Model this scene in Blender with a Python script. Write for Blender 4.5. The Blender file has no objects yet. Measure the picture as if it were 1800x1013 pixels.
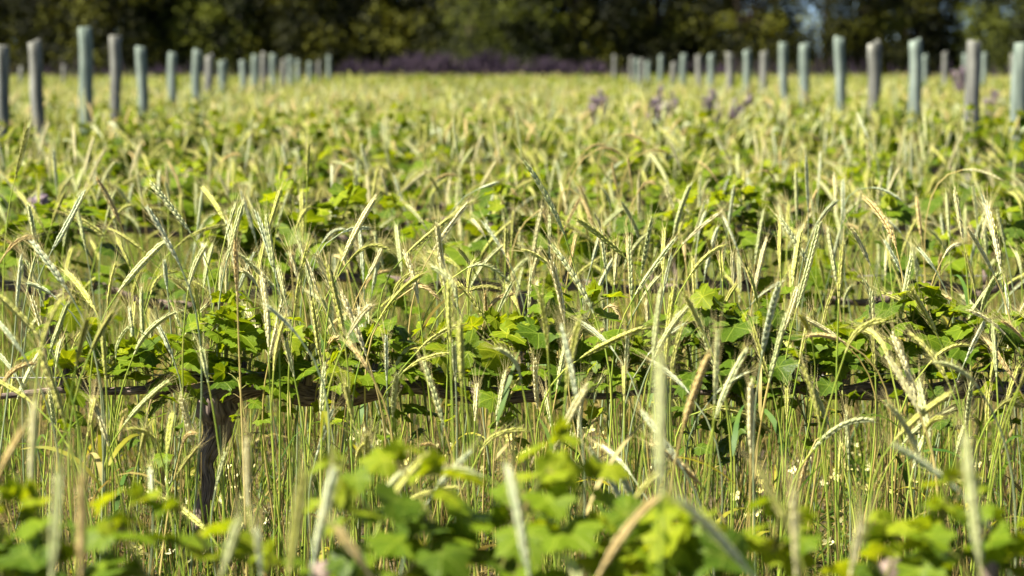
import bpy, math, random
import numpy as np
from mathutils import Vector, Matrix, noise

# ------------------------------------------------------------------ camera, sky, sun, exposure
scene = bpy.context.scene
COL = scene.collection
FPX = 4500.0                      # focal length in pixels of the 1800 px wide photograph
CAM = Vector((0.0, 0.0, 1.0))
PITCH, YAW = math.radians(5.05), math.radians(1.08)
cd = bpy.data.cameras.new('camera')
cam = bpy.data.objects.new('camera', cd)
COL.objects.link(cam)
cam.location = CAM
cam.rotation_euler = (math.radians(90) - PITCH, 0, -YAW)
cd.lens = FPX / 1800 * 36
cd.sensor_width = 36
cd.clip_start = 0.05
cd.clip_end = 6000
cd.dof.use_dof = True
cd.dof.focus_distance = 4.62
cd.dof.aperture_fstop = 5.4
cd.dof.aperture_blades = 9
scene.camera = cam

SUN_EL, SUN_DIR_AZ = math.radians(55), (-0.96, -0.28)      # the sun stands high on the left
world = bpy.data.worlds.new('World')
scene.world = world
world.use_nodes = True
wn = world.node_tree
sky = wn.nodes.new('ShaderNodeTexSky')
sky.sky_type = 'NISHITA'
sky.sun_disc = False
sky.air_density = 0.4
sky.dust_density = 0.0
sky.ozone_density = 3.0
sky.sun_elevation = SUN_EL
sky.sun_rotation = math.atan2(SUN_DIR_AZ[0], SUN_DIR_AZ[1])
bg = wn.nodes['Background']
bg.inputs['Strength'].default_value = 0.05
wn.links.new(sky.outputs[0], bg.inputs['Color'])
sl = bpy.data.lights.new('sun', 'SUN')
sl.energy = 5.0
sl.angle = math.radians(0.5)
sl.color = (1.0, 0.92, 0.75)
sun = bpy.data.objects.new('sun', sl)
COL.objects.link(sun)
sdir = Vector((SUN_DIR_AZ[0] * math.cos(SUN_EL), SUN_DIR_AZ[1] * math.cos(SUN_EL), math.sin(SUN_EL)))
sun.rotation_euler = sdir.to_track_quat('Z', 'Y').to_euler()
sun.location = sdir * 50
vs = scene.view_settings
vs.view_transform = 'Standard'
vs.look = 'None'
vs.exposure = 1.78
vs.gamma = 1.0
vs.use_curve_mapping = False
scene.cycles.use_denoising = True
scene.cycles.max_bounces = 6
scene.cycles.transparent_max_bounces = 8

RC = cam.rotation_euler.to_matrix()
def P(px, py, Y):
    """the point of the place that stands Y metres ahead on the sight line of a photograph pixel"""
    v = RC @ Vector(((px - 900) / FPX, -(py - 506.5) / FPX, -1))
    return CAM + v * (Y / v.y)

# ------------------------------------------------------------------ helpers
ORD = ('zero first second third fourth fifth sixth seventh eighth ninth tenth eleventh twelfth thirteenth fourteenth fifteenth sixteenth '
       'seventeenth eighteenth nineteenth twentieth').split()
def ordinal(n):
    if n <= 20: return ORD[n]
    tens = ['', '', 'twenty', 'thirty', 'forty', 'fifty', 'sixty', 'seventy', 'eighty', 'ninety']
    if n % 10 == 0: return tens[n // 10][:-1] + 'ieth'
    return tens[n // 10] + '-' + ORD[n % 10]

def tag(o, label=None, cat=None, group=None, kind=None):
    for k, v in (('label', label), ('category', cat), ('group', group), ('kind', kind)):
        if v: o[k] = v
    return o

def empty(name, loc, rz=0.0):
    o = bpy.data.objects.new(name, None)
    COL.objects.link(o)
    o.empty_display_size = 0.05
    o.location = loc
    o.rotation_euler = (0, 0, rz)
    return o

def put(name, mesh, parent=None, loc=None):
    o = bpy.data.objects.new(name, mesh)
    COL.objects.link(o)
    if parent is not None: o.parent = parent
    if loc is not None: o.location = loc
    return o

class MB:
    """collects faces; build() makes one mesh"""
    def __init__(self): self.v, self.f, self.m, self.uv = [], [], [], {}
    def add(self, vs, fs, mi=0):
        b = len(self.v)
        self.v.extend(vs)
        self.f.extend([tuple(b + i for i in f) for f in fs])
        self.m.extend([mi] * len(fs))
        return b
    def mesh(self, name, mats, smooth=True, off=None, uvs=None, tint=None):
        me = bpy.data.meshes.new(name)
        vs = self.v if off is None else [(p[0] - off[0], p[1] - off[1], p[2] - off[2]) for p in self.v]
        me.from_pydata(vs, [], self.f)
        for m in mats: me.materials.append(m)
        me.polygons.foreach_set('material_index', self.m)
        me.polygons.foreach_set('use_smooth', [smooth] * len(self.f))
        if uvs is not None:
            ul = me.uv_layers.new(name='UVMap')
            li = np.empty(len(me.loops), dtype=np.int32)
            me.loops.foreach_get('vertex_index', li)
            ul.data.foreach_set('uv', np.asarray(uvs, dtype=np.float32)[li].ravel())
        if tint is not None:
            a = me.attributes.new('tint', 'FLOAT', 'POINT')
            a.data.foreach_set('value', np.asarray(tint, dtype=np.float32))
        me.update()
        return me

def frame_of(t):
    t = t.normalized()
    a = Vector((0, 0, 1)) if abs(t.z) < 0.9 else Vector((1, 0, 0))
    s = t.cross(a).normalized()
    return t, s, t.cross(s).normalized()

def tube(mb, pts, rads, sides=6, mi=0, cap=True, rough=0.0, seed=0.0, uvs=None):
    """a tapering tube along pts; rough makes ridged bark"""
    n = len(pts)
    b0 = len(mb.v)
    vs, fs = [], []
    t0, s, f = frame_of(pts[1] - pts[0])
    for i in range(n):
        t = (pts[min(i + 1, n - 1)] - pts[max(i - 1, 0)]).normalized()
        s = (s - t * s.dot(t)).normalized()
        f = t.cross(s)
        for k in range(sides):
            a = 2 * math.pi * k / sides
            r = rads[i]
            if rough:
                q = noise.noise(Vector((math.cos(a) * 1.6 + seed, math.sin(a) * 1.6, i * 0.11 + seed)))
                q2 = noise.noise(Vector((math.cos(a + i * .02) * 4.5 + seed, math.sin(a + i * .02) * 4.5, i * 0.06)))
                q3 = noise.noise(Vector((i * 0.16 + seed, seed * 2.1, 0.3)))
                r *= 1 + rough * (0.7 * q + 0.8 * q2 + 1.0 * q3)
            vs.append(tuple(pts[i] + s * (math.cos(a) * r) + f * (math.sin(a) * r)))
            if uvs is not None: uvs.append((k / sides, i * 0.08))
    for i in range(n - 1):
        for k in range(sides):
            k2 = (k + 1) % sides
            fs.append((i * sides + k, i * sides + k2, (i + 1) * sides + k2, (i + 1) * sides + k))
    if cap and sides > 2:
        fs.append(tuple(range(sides))[::-1])
        fs.append(tuple((n - 1) * sides + k for k in range(sides)))
    mb.add(vs, fs, mi)

def bez(p0, p1, p2, p3, n):
    out = []
    for i in range(n + 1):
        t = i / n
        u = 1 - t
        out.append(p0 * (u * u * u) + p1 * (3 * u * u * t) + p2 * (3 * u * t * t) + p3 * (t * t * t))
    return out

def smooth_path(pts, step):
    """Catmull-Rom through pts, resampled about every step metres"""
    out = []
    q = [pts[0] * 2 - pts[1]] + list(pts) + [pts[-1] * 2 - pts[-2]]
    for i in range(1, len(q) - 2):
        a, b, c, d = q[i - 1], q[i], q[i + 1], q[i + 2]
        n = max(1, int((c - b).length / step))
        for k in range(n):
            t = k / n
            out.append(0.5 * ((2 * b) + (c - a) * t + (2 * a - 5 * b + 4 * c - d) * t * t + (3 * b - a - 3 * c + d) * t ** 3))
    out.append(pts[-1])
    return out

# ------------------------------------------------------------------ materials
def newmat(name):
    m = bpy.data.materials.new(name)
    m.use_nodes = True
    nt = m.node_tree
    nt.nodes.clear()
    return m, nt, (lambda t: nt.nodes.new(t)), nt.links.new

def plant_mat(name, c1, c2, c3=None, trans=0.3, rough=0.5, nscale=60.0, use='random', tcol=None, spec=0.18, uvv=False, bump=0.0):
    """a plant surface: colour picked between c1 and c2 (per object or per point), fine mottling towards c3, light shining through"""
    m, nt, N, L = newmat(name)
    out = N('ShaderNodeOutputMaterial')
    pr = N('ShaderNodeBsdfPrincipled')
    pr.inputs['Roughness'].default_value = rough
    pr.inputs['Specular IOR Level'].default_value = spec
    if use == 'random':
        src = N('ShaderNodeObjectInfo').outputs['Random']
    else:
        at = N('ShaderNodeAttribute'); at.attribute_name = 'tint'; src = at.outputs['Fac']
    mx = N('ShaderNodeMix'); mx.data_type = 'RGBA'
    mx.inputs['A'].default_value = (*c1, 1); mx.inputs['B'].default_value = (*c2, 1)
    L(src, mx.inputs['Factor'])
    col = mx.outputs['Result']
    tc = N('ShaderNodeTexCoord')
    if c3:
        no = N('ShaderNodeTexNoise'); no.inputs['Scale'].default_value = nscale; no.inputs['Detail'].default_value = 3
        L(tc.outputs['Object'], no.inputs['Vector'])
        rp = N('ShaderNodeMapRange'); rp.inputs['From Min'].default_value = 0.45; rp.inputs['From Max'].default_value = 0.72
        L(no.outputs['Fac'], rp.inputs['Value'])
        m2 = N('ShaderNodeMix'); m2.data_type = 'RGBA'
        L(rp.outputs['Result'], m2.inputs['Factor']); L(col, m2.inputs['A']); m2.inputs['B'].default_value = (*c3, 1)
        col = m2.outputs['Result']
    if uvv:
        # veins of a lobed leaf: five main ones from the stalk, a net between
        sp = N('ShaderNodeSeparateXYZ'); L(tc.outputs['UV'], sp.inputs[0])
        def M(op, a, b=None):
            n = N('ShaderNodeMath'); n.operation = op
            for i, x in enumerate((a, b)):
                if x is None: continue
                if isinstance(x, (int, float)): n.inputs[i].default_value = x
                else: L(x, n.inputs[i])
            return n.outputs[0]
        ang = M('ARCTAN2', sp.outputs[0], sp.outputs[1])
        pp = M('PINGPONG', ang, math.radians(28))
        rr = M('SQRT', M('ADD', M('MULTIPLY', sp.outputs[0], sp.outputs[0]), M('MULTIPLY', sp.outputs[1], sp.outputs[1])))
        dist = M('MULTIPLY', rr, pp)
        v1 = N('ShaderNodeMapRange'); v1.inputs['From Min'].default_value = 0.012; v1.inputs['From Max'].default_value = 0.03
        v1.inputs['To Min'].default_value = 1; v1.inputs['To Max'].default_value = 0
        L(dist, v1.inputs['Value'])
        vo = N('ShaderNodeTexVoronoi'); vo.feature = 'DISTANCE_TO_EDGE'; vo.inputs['Scale'].default_value = 11
        L(tc.outputs['UV'], vo.inputs['Vector'])
        v2 = N('ShaderNodeMapRange'); v2.inputs['From Min'].default_value = 0.01; v2.inputs['From Max'].default_value = 0.07
        v2.inputs['To Min'].default_value = 0.45; v2.inputs['To Max'].default_value = 0
        L(vo.outputs['Distance'], v2.inputs['Value'])
        vv = M('MAXIMUM', v1.outputs[0], v2.outputs[0])
        m3 = N('ShaderNodeMix'); m3.data_type = 'RGBA'
        L(M('MULTIPLY', vv, 0.6), m3.inputs['Factor']); L(col, m3.inputs['A'])
        m3.inputs['B'].default_value = (min(1, c2[0] * 2.2 + .06), min(1, c2[1] * 1.8 + .06), c2[2] * 1.5 + .03, 1)
        col = m3.outputs['Result']
        bp = N('ShaderNodeBump'); bp.inputs['Strength'].default_value = 0.35; bp.inputs['Distance'].default_value = 0.004; bp.invert = True
        L(vv, bp.inputs['Height']); L(bp.outputs[0], pr.inputs['Normal'])
    L(col, pr.inputs['Base Color'])
    if trans > 0:
        tr = N('ShaderNodeBsdfTranslucent')
        hs = N('ShaderNodeMix'); hs.data_type = 'RGBA'; hs.blend_type = 'MULTIPLY'; hs.inputs['Factor'].default_value = 1
        L(col, hs.inputs['A'])
        hs.inputs['B'].default_value = (*(tcol or (1.5, 1.4, 0.7)), 1)
        L(hs.outputs['Result'], tr.inputs['Color'])
        ms = N('ShaderNodeMixShader'); ms.inputs[0].default_value = trans
        L(pr.outputs[0], ms.inputs[1]); L(tr.outputs[0], ms.inputs[2])
        L(ms.outputs[0], out.inputs[0])
    else:
        L(pr.outputs[0], out.inputs[0])
    return m

def wood_mat(name, c1, c2, scale=(26, 4), rough=0.9, bump=0.8, dist=0.004, coord='UV'):
    m, nt, N, L = newmat(name)
    out = N('ShaderNodeOutputMaterial'); pr = N('ShaderNodeBsdfPrincipled')
    pr.inputs['Roughness'].default_value = rough; pr.inputs['Specular IOR Level'].default_value = 0.15
    tc = N('ShaderNodeTexCoord'); mp = N('ShaderNodeMapping')
    mp.inputs['Scale'].default_value = (scale[0], scale[1], 1) if coord == 'UV' else (scale[0], scale[0], scale[1])
    L(tc.outputs[coord], mp.inputs[0])
    no = N('ShaderNodeTexNoise'); no.inputs['Scale'].default_value = 1; no.inputs['Detail'].default_value = 5; no.inputs['Distortion'].default_value = 0.6
    L(mp.outputs[0], no.inputs['Vector'])
    cr = N('ShaderNodeValToRGB')
    cr.color_ramp.elements[0].position = 0.34; cr.color_ramp.elements[0].color = (*c1, 1)
    cr.color_ramp.elements[1].position = 0.68; cr.color_ramp.elements[1].color = (*c2, 1)
    L(no.outputs['Fac'], cr.inputs[0])
    n2 = N('ShaderNodeTexNoise'); n2.inputs['Scale'].default_value = 7 if coord == 'Object' else 30; n2.inputs['Detail'].default_value = 2
    L(tc.outputs['Object'], n2.inputs['Vector'])
    mx = N('ShaderNodeMix'); mx.data_type = 'RGBA'; mx.blend_type = 'MULTIPLY'; mx.inputs['Factor'].default_value = 0.55
    L(cr.outputs[0], mx.inputs['A'])
    r2 = N('ShaderNodeMapRange'); r2.inputs['From Min'].default_value = .3; r2.inputs['From Max'].default_value = .7; r2.inputs['To Min'].default_value = .5; r2.inputs['To Max'].default_value = 1.15
    L(n2.outputs['Fac'], r2.inputs['Value']); L(r2.outputs[0], mx.inputs['B'])
    L(mx.outputs['Result'], pr.inputs['Base Color'])
    bp = N('ShaderNodeBump'); bp.inputs['Strength'].default_value = bump; bp.inputs['Distance'].default_value = dist
    L(no.outputs['Fac'], bp.inputs['Height']); L(bp.outputs[0], pr.inputs['Normal'])
    L(pr.outputs[0], out.inputs[0])
    return m

EARCOL = {   # base colours of the rye ears: two ends of the spread, mottling
    's': ((.47, .54, .23), (.59, .64, .32), (.74, .75, .44)),
    'b': ((.47, .55, .34), (.58, .65, .43), (.74, .77, .55)),
    'y': ((.47, .51, .09), (.59, .61, .16), (.70, .67, .27)),
    'c': ((.66, .64, .31), (.77, .73, .42), (.82, .79, .53)),
    't': ((.56, .43, .16), (.68, .54, .24), (.74, .62, .34)),
    'o': ((.30, .32, .06), (.40, .41, .10), (.54, .53, .18)),
}
M_EAR = {k: plant_mat('ear_' + k, *v, trans=.22, rough=.55, nscale=260, tcol=(1.1, 1.05, .8)) for k, v in EARCOL.items()}
M_AWN = plant_mat('awn', (.46, .46, .20), (.58, .50, .24), trans=.4, tcol=(1.1, 1.05, .8))
M_STEM = {
    'g': plant_mat('stem_green', (.20, .31, .04), (.32, .41, .06), (.42, .43, .08), trans=.15, rough=.4, nscale=30),
    'b': plant_mat('stem_bluish', (.20, .27, .14), (.28, .34, .18), (.34, .38, .22), trans=.15, rough=.4, nscale=30),
    't': plant_mat('stem_straw', (.40, .32, .09), (.52, .43, .16), (.44, .37, .13), trans=.15, rough=.45, nscale=30),
}
M_BLADE = {
    'g': plant_mat('blade_green', (.045, .12, .018), (.09, .18, .028), (.15, .22, .04), trans=.4, nscale=18),
    't': plant_mat('blade_straw', (.32, .27, .08), (.44, .38, .14), (.24, .18, .05), trans=.35, tcol=(1.1, 1, .8), nscale=18),
    'y': plant_mat('blade_yellow', (.30, .30, .03), (.40, .35, .05), (.22, .26, .04), trans=.4, nscale=18),
}
M_UNDER = [  # darker than the rye blades and stems: shade low down put into the colour
    plant_mat('undergrowth_green', (.022, .060, .007), (.055, .11, .012), (.08, .13, .018), trans=.35, nscale=18),
    plant_mat('undergrowth_dry', (.14, .105, .035), (.27, .215, .07), (.09, .06, .022), trans=.3, tcol=(1.1, 1, .8), nscale=18),
    plant_mat('undergrowth_yellow', (.16, .17, .02), (.24, .23, .035), (.12, .14, .02), trans=.35, nscale=18),
    plant_mat('undergrowth_stem', (.11, .20, .02), (.24, .32, .035), (.30, .32, .05), trans=.15, rough=.4, nscale=30),
    plant_mat('undergrowth_dry_stem', (.24, .18, .06), (.40, .32, .12), (.20, .14, .05), trans=.15, rough=.45, nscale=30)]
M_LEAF = {   # grapevine leaves: deep, mid, young yellow
    'd': plant_mat('vine_leaf_deep', (.030, .070, .004), (.062, .115, .006), (.075, .13, .008), trans=.36, rough=.42, nscale=14, uvv=True, spec=.14, tcol=(2.1, 1.7, .5)),
    'm': plant_mat('vine_leaf_mid', (.062, .125, .004), (.115, .185, .006), (.135, .20, .008), trans=.42, rough=.45, nscale=14, uvv=True, spec=.14, tcol=(1.9, 1.6, .5)),
    'y': plant_mat('vine_leaf_young', (.13, .21, .005), (.20, .26, .007), (.225, .27, .010), trans=.45, rough=.5, nscale=14, uvv=True, spec=.14, tcol=(1.6, 1.45, .5)),
}
M_LEAF_FAR = plant_mat('vine_leaf_mass', (.025, .062, .004), (.17, .225, .010), spec=.12, trans=.40, use='tint', tcol=(1.9, 1.6, .5))
M_SHOOT = plant_mat('vine_shoot', (.12, .16, .03), (.20, .20, .05), (.16, .09, .04), trans=0, nscale=40)
M_BARK = wood_mat('vine_bark', (.040, .028, .025), (.36, .28, .24))
M_WIRE = wood_mat('wire_steel', (.22, .22, .22), (.42, .42, .42), rough=.45, bump=.1)
M_POST = {
    'g': wood_mat('post_green', (.075, .11, .092), (.29, .345, .30), scale=(30, 2.2), coord='Object', dist=.006, bump=.5),
    'y': wood_mat('post_grey', (.06, .064, .057), (.29, .295, .265), scale=(30, 2.2), coord='Object', dist=.006, bump=.7),
}
M_SOIL = None

# ------------------------------------------------------------------ ground
def ground_mat():
    m, nt, N, L = newmat('soil')
    out = N('ShaderNodeOutputMaterial'); pr = N('ShaderNodeBsdfPrincipled')
    pr.inputs['Roughness'].default_value = .95
    tc = N('ShaderNodeTexCoord')
    n1 = N('ShaderNodeTexNoise'); n1.inputs['Scale'].default_value = 9; n1.inputs['Detail'].default_value = 8
    n2 = N('ShaderNodeTexNoise'); n2.inputs['Scale'].default_value = .6; n2.inputs['Detail'].default_value = 3
    L(tc.outputs['Object'], n1.inputs['Vector']); L(tc.outputs['Object'], n2.inputs['Vector'])
    cr = N('ShaderNodeValToRGB')
    e = cr.color_ramp.elements
    e[0].position = .3; e[0].color = (.028, .020, .011, 1); e[1].position = .7; e[1].color = (.10, .072, .034, 1)
    L(n1.outputs['Fac'], cr.inputs[0])
    mx = N('ShaderNodeMix'); mx.data_type = 'RGBA'
    mr = N('ShaderNodeMapRange'); mr.inputs['From Min'].default_value = .4; mr.inputs['From Max'].default_value = .65; mr.inputs['To Max'].default_value = .5
    L(n2.outputs['Fac'], mr.inputs['Value']); L(mr.outputs[0], mx.inputs['Factor'])
    L(cr.outputs[0], mx.inputs['A']); mx.inputs['B'].default_value = (.06, .07, .02, 1)
    L(mx.outputs['Result'], pr.inputs['Base Color'])
    bp = N('ShaderNodeBump'); bp.inputs['Strength'].default_value = .8; bp.inputs['Distance'].default_value = .03
    L(n1.outputs['Fac'], bp.inputs['Height']); L(bp.outputs[0], pr.inputs['Normal'])
    L(pr.outputs[0], out.inputs[0])
    return m
M_SOIL = ground_mat()

def build_ground():
    mb = MB()
    # a fine clod-rough sheet near by, one sheet out to the horizon
    ys = [-8, -4, -2, -1] + [i * 0.2 for i in range(0, 60)] + [12 + i * 1.0 for i in range(0, 20)] + [32, 40, 50, 70, 100, 160, 300, 700, 1600, 4000]
    xs = [-4000, -1200, -400, -150, -60, -30, -15, -8] + [-5 + i * .2 for i in range(51)] + [8, 15, 30, 60, 150, 400, 1200, 4000]
    vs = []
    for y in ys:
        for x in xs:
            z = 0.0
            if abs(x) <= 5.1 and 0 <= y < 13:
                z = .022 * noise.noise(Vector((x * 2.2, y * 2.2, 0))) + .012 * noise.noise(Vector((x * 7, y * 7, 3)))
            vs.append((x, y, z))
    nx = len(xs)
    fs = [(j * nx + i, j * nx + i + 1, (j + 1) * nx + i + 1, (j + 1) * nx + i) for j in range(len(ys) - 1) for i in range(nx - 1)]
    mb.add(vs, fs)
    tag(put('ground', mb.mesh('ground', [M_SOIL])), kind='structure')
build_ground()

ROW0, ROWS = 4.5, 2.0
def row_y(k): return ROW0 + ROWS * k
def x_range(y, margin): return (.0189 * y - .2 * y - margin, .0189 * y + .2 * y + margin)
CORDON = 0.43

# ------------------------------------------------------------------ trees beyond the field
M_TREE = {  # tint runs from painted shade to painted sunlit leaf colour
    'o': plant_mat('tree_leaf_olive', (.003, .006, .001), (.135, .145, .014), trans=.25, use='tint', tcol=(1.5, 1.3, .5), rough=.6),
    'g': plant_mat('tree_leaf_green', (.004, .008, .002), (.115, .14, .014), trans=.25, use='tint', tcol=(1.5, 1.4, .5), rough=.6),
}
M_TBARK = wood_mat('tree_bark', (.03, .024, .018), (.13, .10, .075), scale=(8, 1.2), coord='Object', dist=.03)

def tree_meshes(seed, H, R, low, nclump, mat, leaf=.16, per=110):
    rng = random.Random(seed)
    tm = MB()
    top = Vector((rng.uniform(-.4, .4), rng.uniform(-.4, .4), H * .72))
    path = bez(Vector((0, 0, -.1)), Vector((rng.uniform(-.2, .2), 0, H * .25)), Vector((rng.uniform(-.4, .4), rng.uniform(-.3, .3), H * .45)), top, 14)
    tube(tm, path, [.19 * (1 - .8 * i / 14) * (1.35 if i == 0 else 1) for i in range(15)], 10, rough=.15, seed=seed)
    cm = MB(); tint = []
    centres = []
    for i in range(nclump):
        a = rng.uniform(0, 2 * math.pi)
        t = rng.random() ** 1.6
        z = low + (H - low) * t
        prof = (1 - .72 * t) * (.8 + .2 * math.sin(a * 3 + seed))
        r = R * prof * math.sqrt(rng.uniform(.18, 1))
        centres.append(Vector((r * math.cos(a), r * math.sin(a), z)))
    for i, c in enumerate(centres):
        if i % 4 == 0:
            j = min(13, max(2, int(14 * (c.z / (H * .72)) * .75)))
            st = path[j]
            lp = bez(st, st + (c - st) * .3 + Vector((0, 0, -.1)), st + (c - st) * .7 + Vector((0, 0, .25)), c, 6)
            tube(tm, lp, [.055 * (1 - .8 * q / 6) for q in range(7)], 6)
        cr = rng.uniform(.40, .95)
        base = rng.uniform(.75, 1) if rng.random() < .30 else rng.uniform(0, .12)  # sunlit and shaded clumps painted by tint: some bright, most nearly black
        for k in range(per):
            d = Vector((rng.gauss(0, 1), rng.gauss(0, 1), rng.gauss(0, .8)))
            d = d.normalized() * cr * rng.random() ** .45
            p = c + d
            n = (d.normalized() * .7 + Vector((rng.gauss(0, .6), rng.gauss(0, .6), rng.gauss(.5, .6)))).normalized()
            _, s, f = frame_of(n)
            s2 = s * math.cos(k) + f * math.sin(k); f2 = n.cross(s2)
            L_, W_ = leaf * rng.uniform(.7, 1.3), leaf * rng.uniform(.35, .6)
            cm.add([tuple(p - s2 * L_ * .5), tuple(p + f2 * W_ * .5 + n * W_ * .15), tuple(p + s2 * L_ * .5), tuple(p - f2 * W_ * .5 + n * W_ * .15)], [(0, 1, 2, 3)])
            tv = min(1, max(0, base + rng.uniform(-.2, .2)))
            tint += [tv] * 4
    return tm.mesh('tree_trunk', [M_TBARK]), cm.mesh('tree_crown', [mat], smooth=False, tint=tint)

TREES = [tree_meshes(11, 7.8, 2.9, .45, 300, M_TREE['o']), tree_meshes(12, 8.6, 2.6, .5, 290, M_TREE['o']),
         tree_meshes(13, 7.2, 2.8, .45, 290, M_TREE['g']), tree_meshes(14, 8.2, 2.8, .5, 195, M_TREE['o'])]
def build_trees():
    rng = random.Random(5)
    spots = []
    y = 86.0
    x = -20.0
    while x < 25:
        u = (x - .0189 * y) / (.2 * y)          # -1 .. 1 across the view
        kind = rng.choice([0, 1, 0, 2]) if u < .12 else rng.choice([3, 3, 2, 1])
        spots.append((x, y + rng.uniform(-1.2, 1.2), kind, 'front'))
        x += rng.uniform(2.3, 2.9) if u < .12 else rng.uniform(2.5, 3.2)
    x = -24.0
    while x < 28:
        u = (x - .0189 * 92) / (.2 * 92)
        if u < .15 or rng.random() < .85:
            spots.append((x, 92 + rng.uniform(-1.5, 1.5), rng.choice([0, 1, 2]), 'back'))
        x += rng.uniform(3.0, 4.2)
    names = {'front': 'front tree line', 'back': 'rear tree line'}
    look = ['broad dark olive tree', 'tall dark olive tree', 'greener dark tree', 'thin-crowned tree with sky showing through']
    cnt = {}
    for x, y, k, line in spots:
        cnt[line] = cnt.get(line, 0) + 1
        r = empty('boundary_tree', (x, y, 0), rng.uniform(0, 6.28))
        s = rng.uniform(.9, 1.12)
        r.scale = (s, s, s)
        put('trunk', TREES[k][0], r)
        c = put('crown', TREES[k][1], r)
        tag(r, f'{look[k]}, {ordinal(cnt[line])} from left in {names[line]}', 'tree', 'trees beyond the field')
    # the round lighter bush in front of them
    tm, cm = tree_meshes(31, 2.5, 1.25, .35, 70, M_TREE['g'], leaf=.11, per=90)
    c = P(838, 100, 80)
    r = empty('round_bush', (c.x, 80, 0)); r.scale = (1, 1, 1.05)
    put('stem', tm, r); put('foliage', cm, r)
    tag(r, 'rounded lighter green bush before the dark trees, behind the vivid lavender', 'bush')
build_trees()

# ------------------------------------------------------------------ lavender along the far end of the field
M_LAV = plant_mat('lavender_bloom', (.038, .028, .040), (.085, .060, .088), trans=.15, use='tint', tcol=(1, 1, 1))
M_LAVG = plant_mat('lavender_leaf', (.06, .075, .045), (.12, .13, .08), trans=.2, use='tint')
def lavender_meshes(seed, n_spk):
    rng = random.Random(seed)
    g, f, tg, tf = MB(), MB(), [], []
    for i in range(260):
        a = rng.uniform(0, 6.28); el = rng.uniform(.15, 1.5)
        d = Vector((math.cos(a) * math.cos(el), math.sin(a) * math.cos(el), math.sin(el)))
        L_ = rng.uniform(.35, .62)
        p0 = Vector((math.cos(a) * .12 * rng.random(), math.sin(a) * .12 * rng.random(), 0)); p1 = p0 + Vector((d.x * L_, d.y * L_, d.z * L_ * 1.15))
        _, s, _f = frame_of(d)
        w = .018
        g.add([tuple(p0 - s * w), tuple(p0 + s * w), tuple(p0.lerp(p1, .6) + s * w), tuple(p1), tuple(p0.lerp(p1, .6) - s * w)], [(0, 1, 2, 3, 4)])
        tg += [rng.random()] * 5
        if i < n_spk:
            q0 = p1; q1 = p1 + (d + Vector((0, 0, .8))).normalized() * rng.uniform(.18, .32)
            tube(f, [q0, q0.lerp(q1, .4), q1], [.012, .026, .006], 5, cap=False)
            tf += [rng.random()] * 15
    return g.mesh('lavender_foliage', [M_LAVG], smooth=False, tint=tg), f.mesh('lavender_bloom', [M_LAV], tint=tf)
LAV = [lavender_meshes(1, 230), lavender_meshes(2, 210), lavender_meshes(3, 22)]
def build_lavender():
    rng = random.Random(8)
    n = 0
    for i in range(44):
        px = -60 + i * 44 + rng.uniform(-9, 9)
        vivid = 620 < px < 1010
        k = rng.choice([0, 1]) if vivid else rng.choice([2, 2, 2, 2, 1])
        y = 75 + rng.uniform(-.5, .5)
        c = P(px, 120, y)
        r = empty('lavender_bush', (c.x, y, 0), rng.uniform(0, 6.28))
        s = rng.uniform(.95, 1.38) * (1.06 if vivid else .92)
        r.scale = (s * 1.1, s * 1.1, s)
        put('foliage', LAV[k][0], r); put('flower_spikes', LAV[k][1], r)['kind'] = 'stuff'
        tag(r, f'{"vivid purple" if vivid else "dull purple"} lavender bush, {ordinal(i + 1)} from left in the row under the trees', 'lavender', 'lavender row under the trees')
build_lavender()

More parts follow.
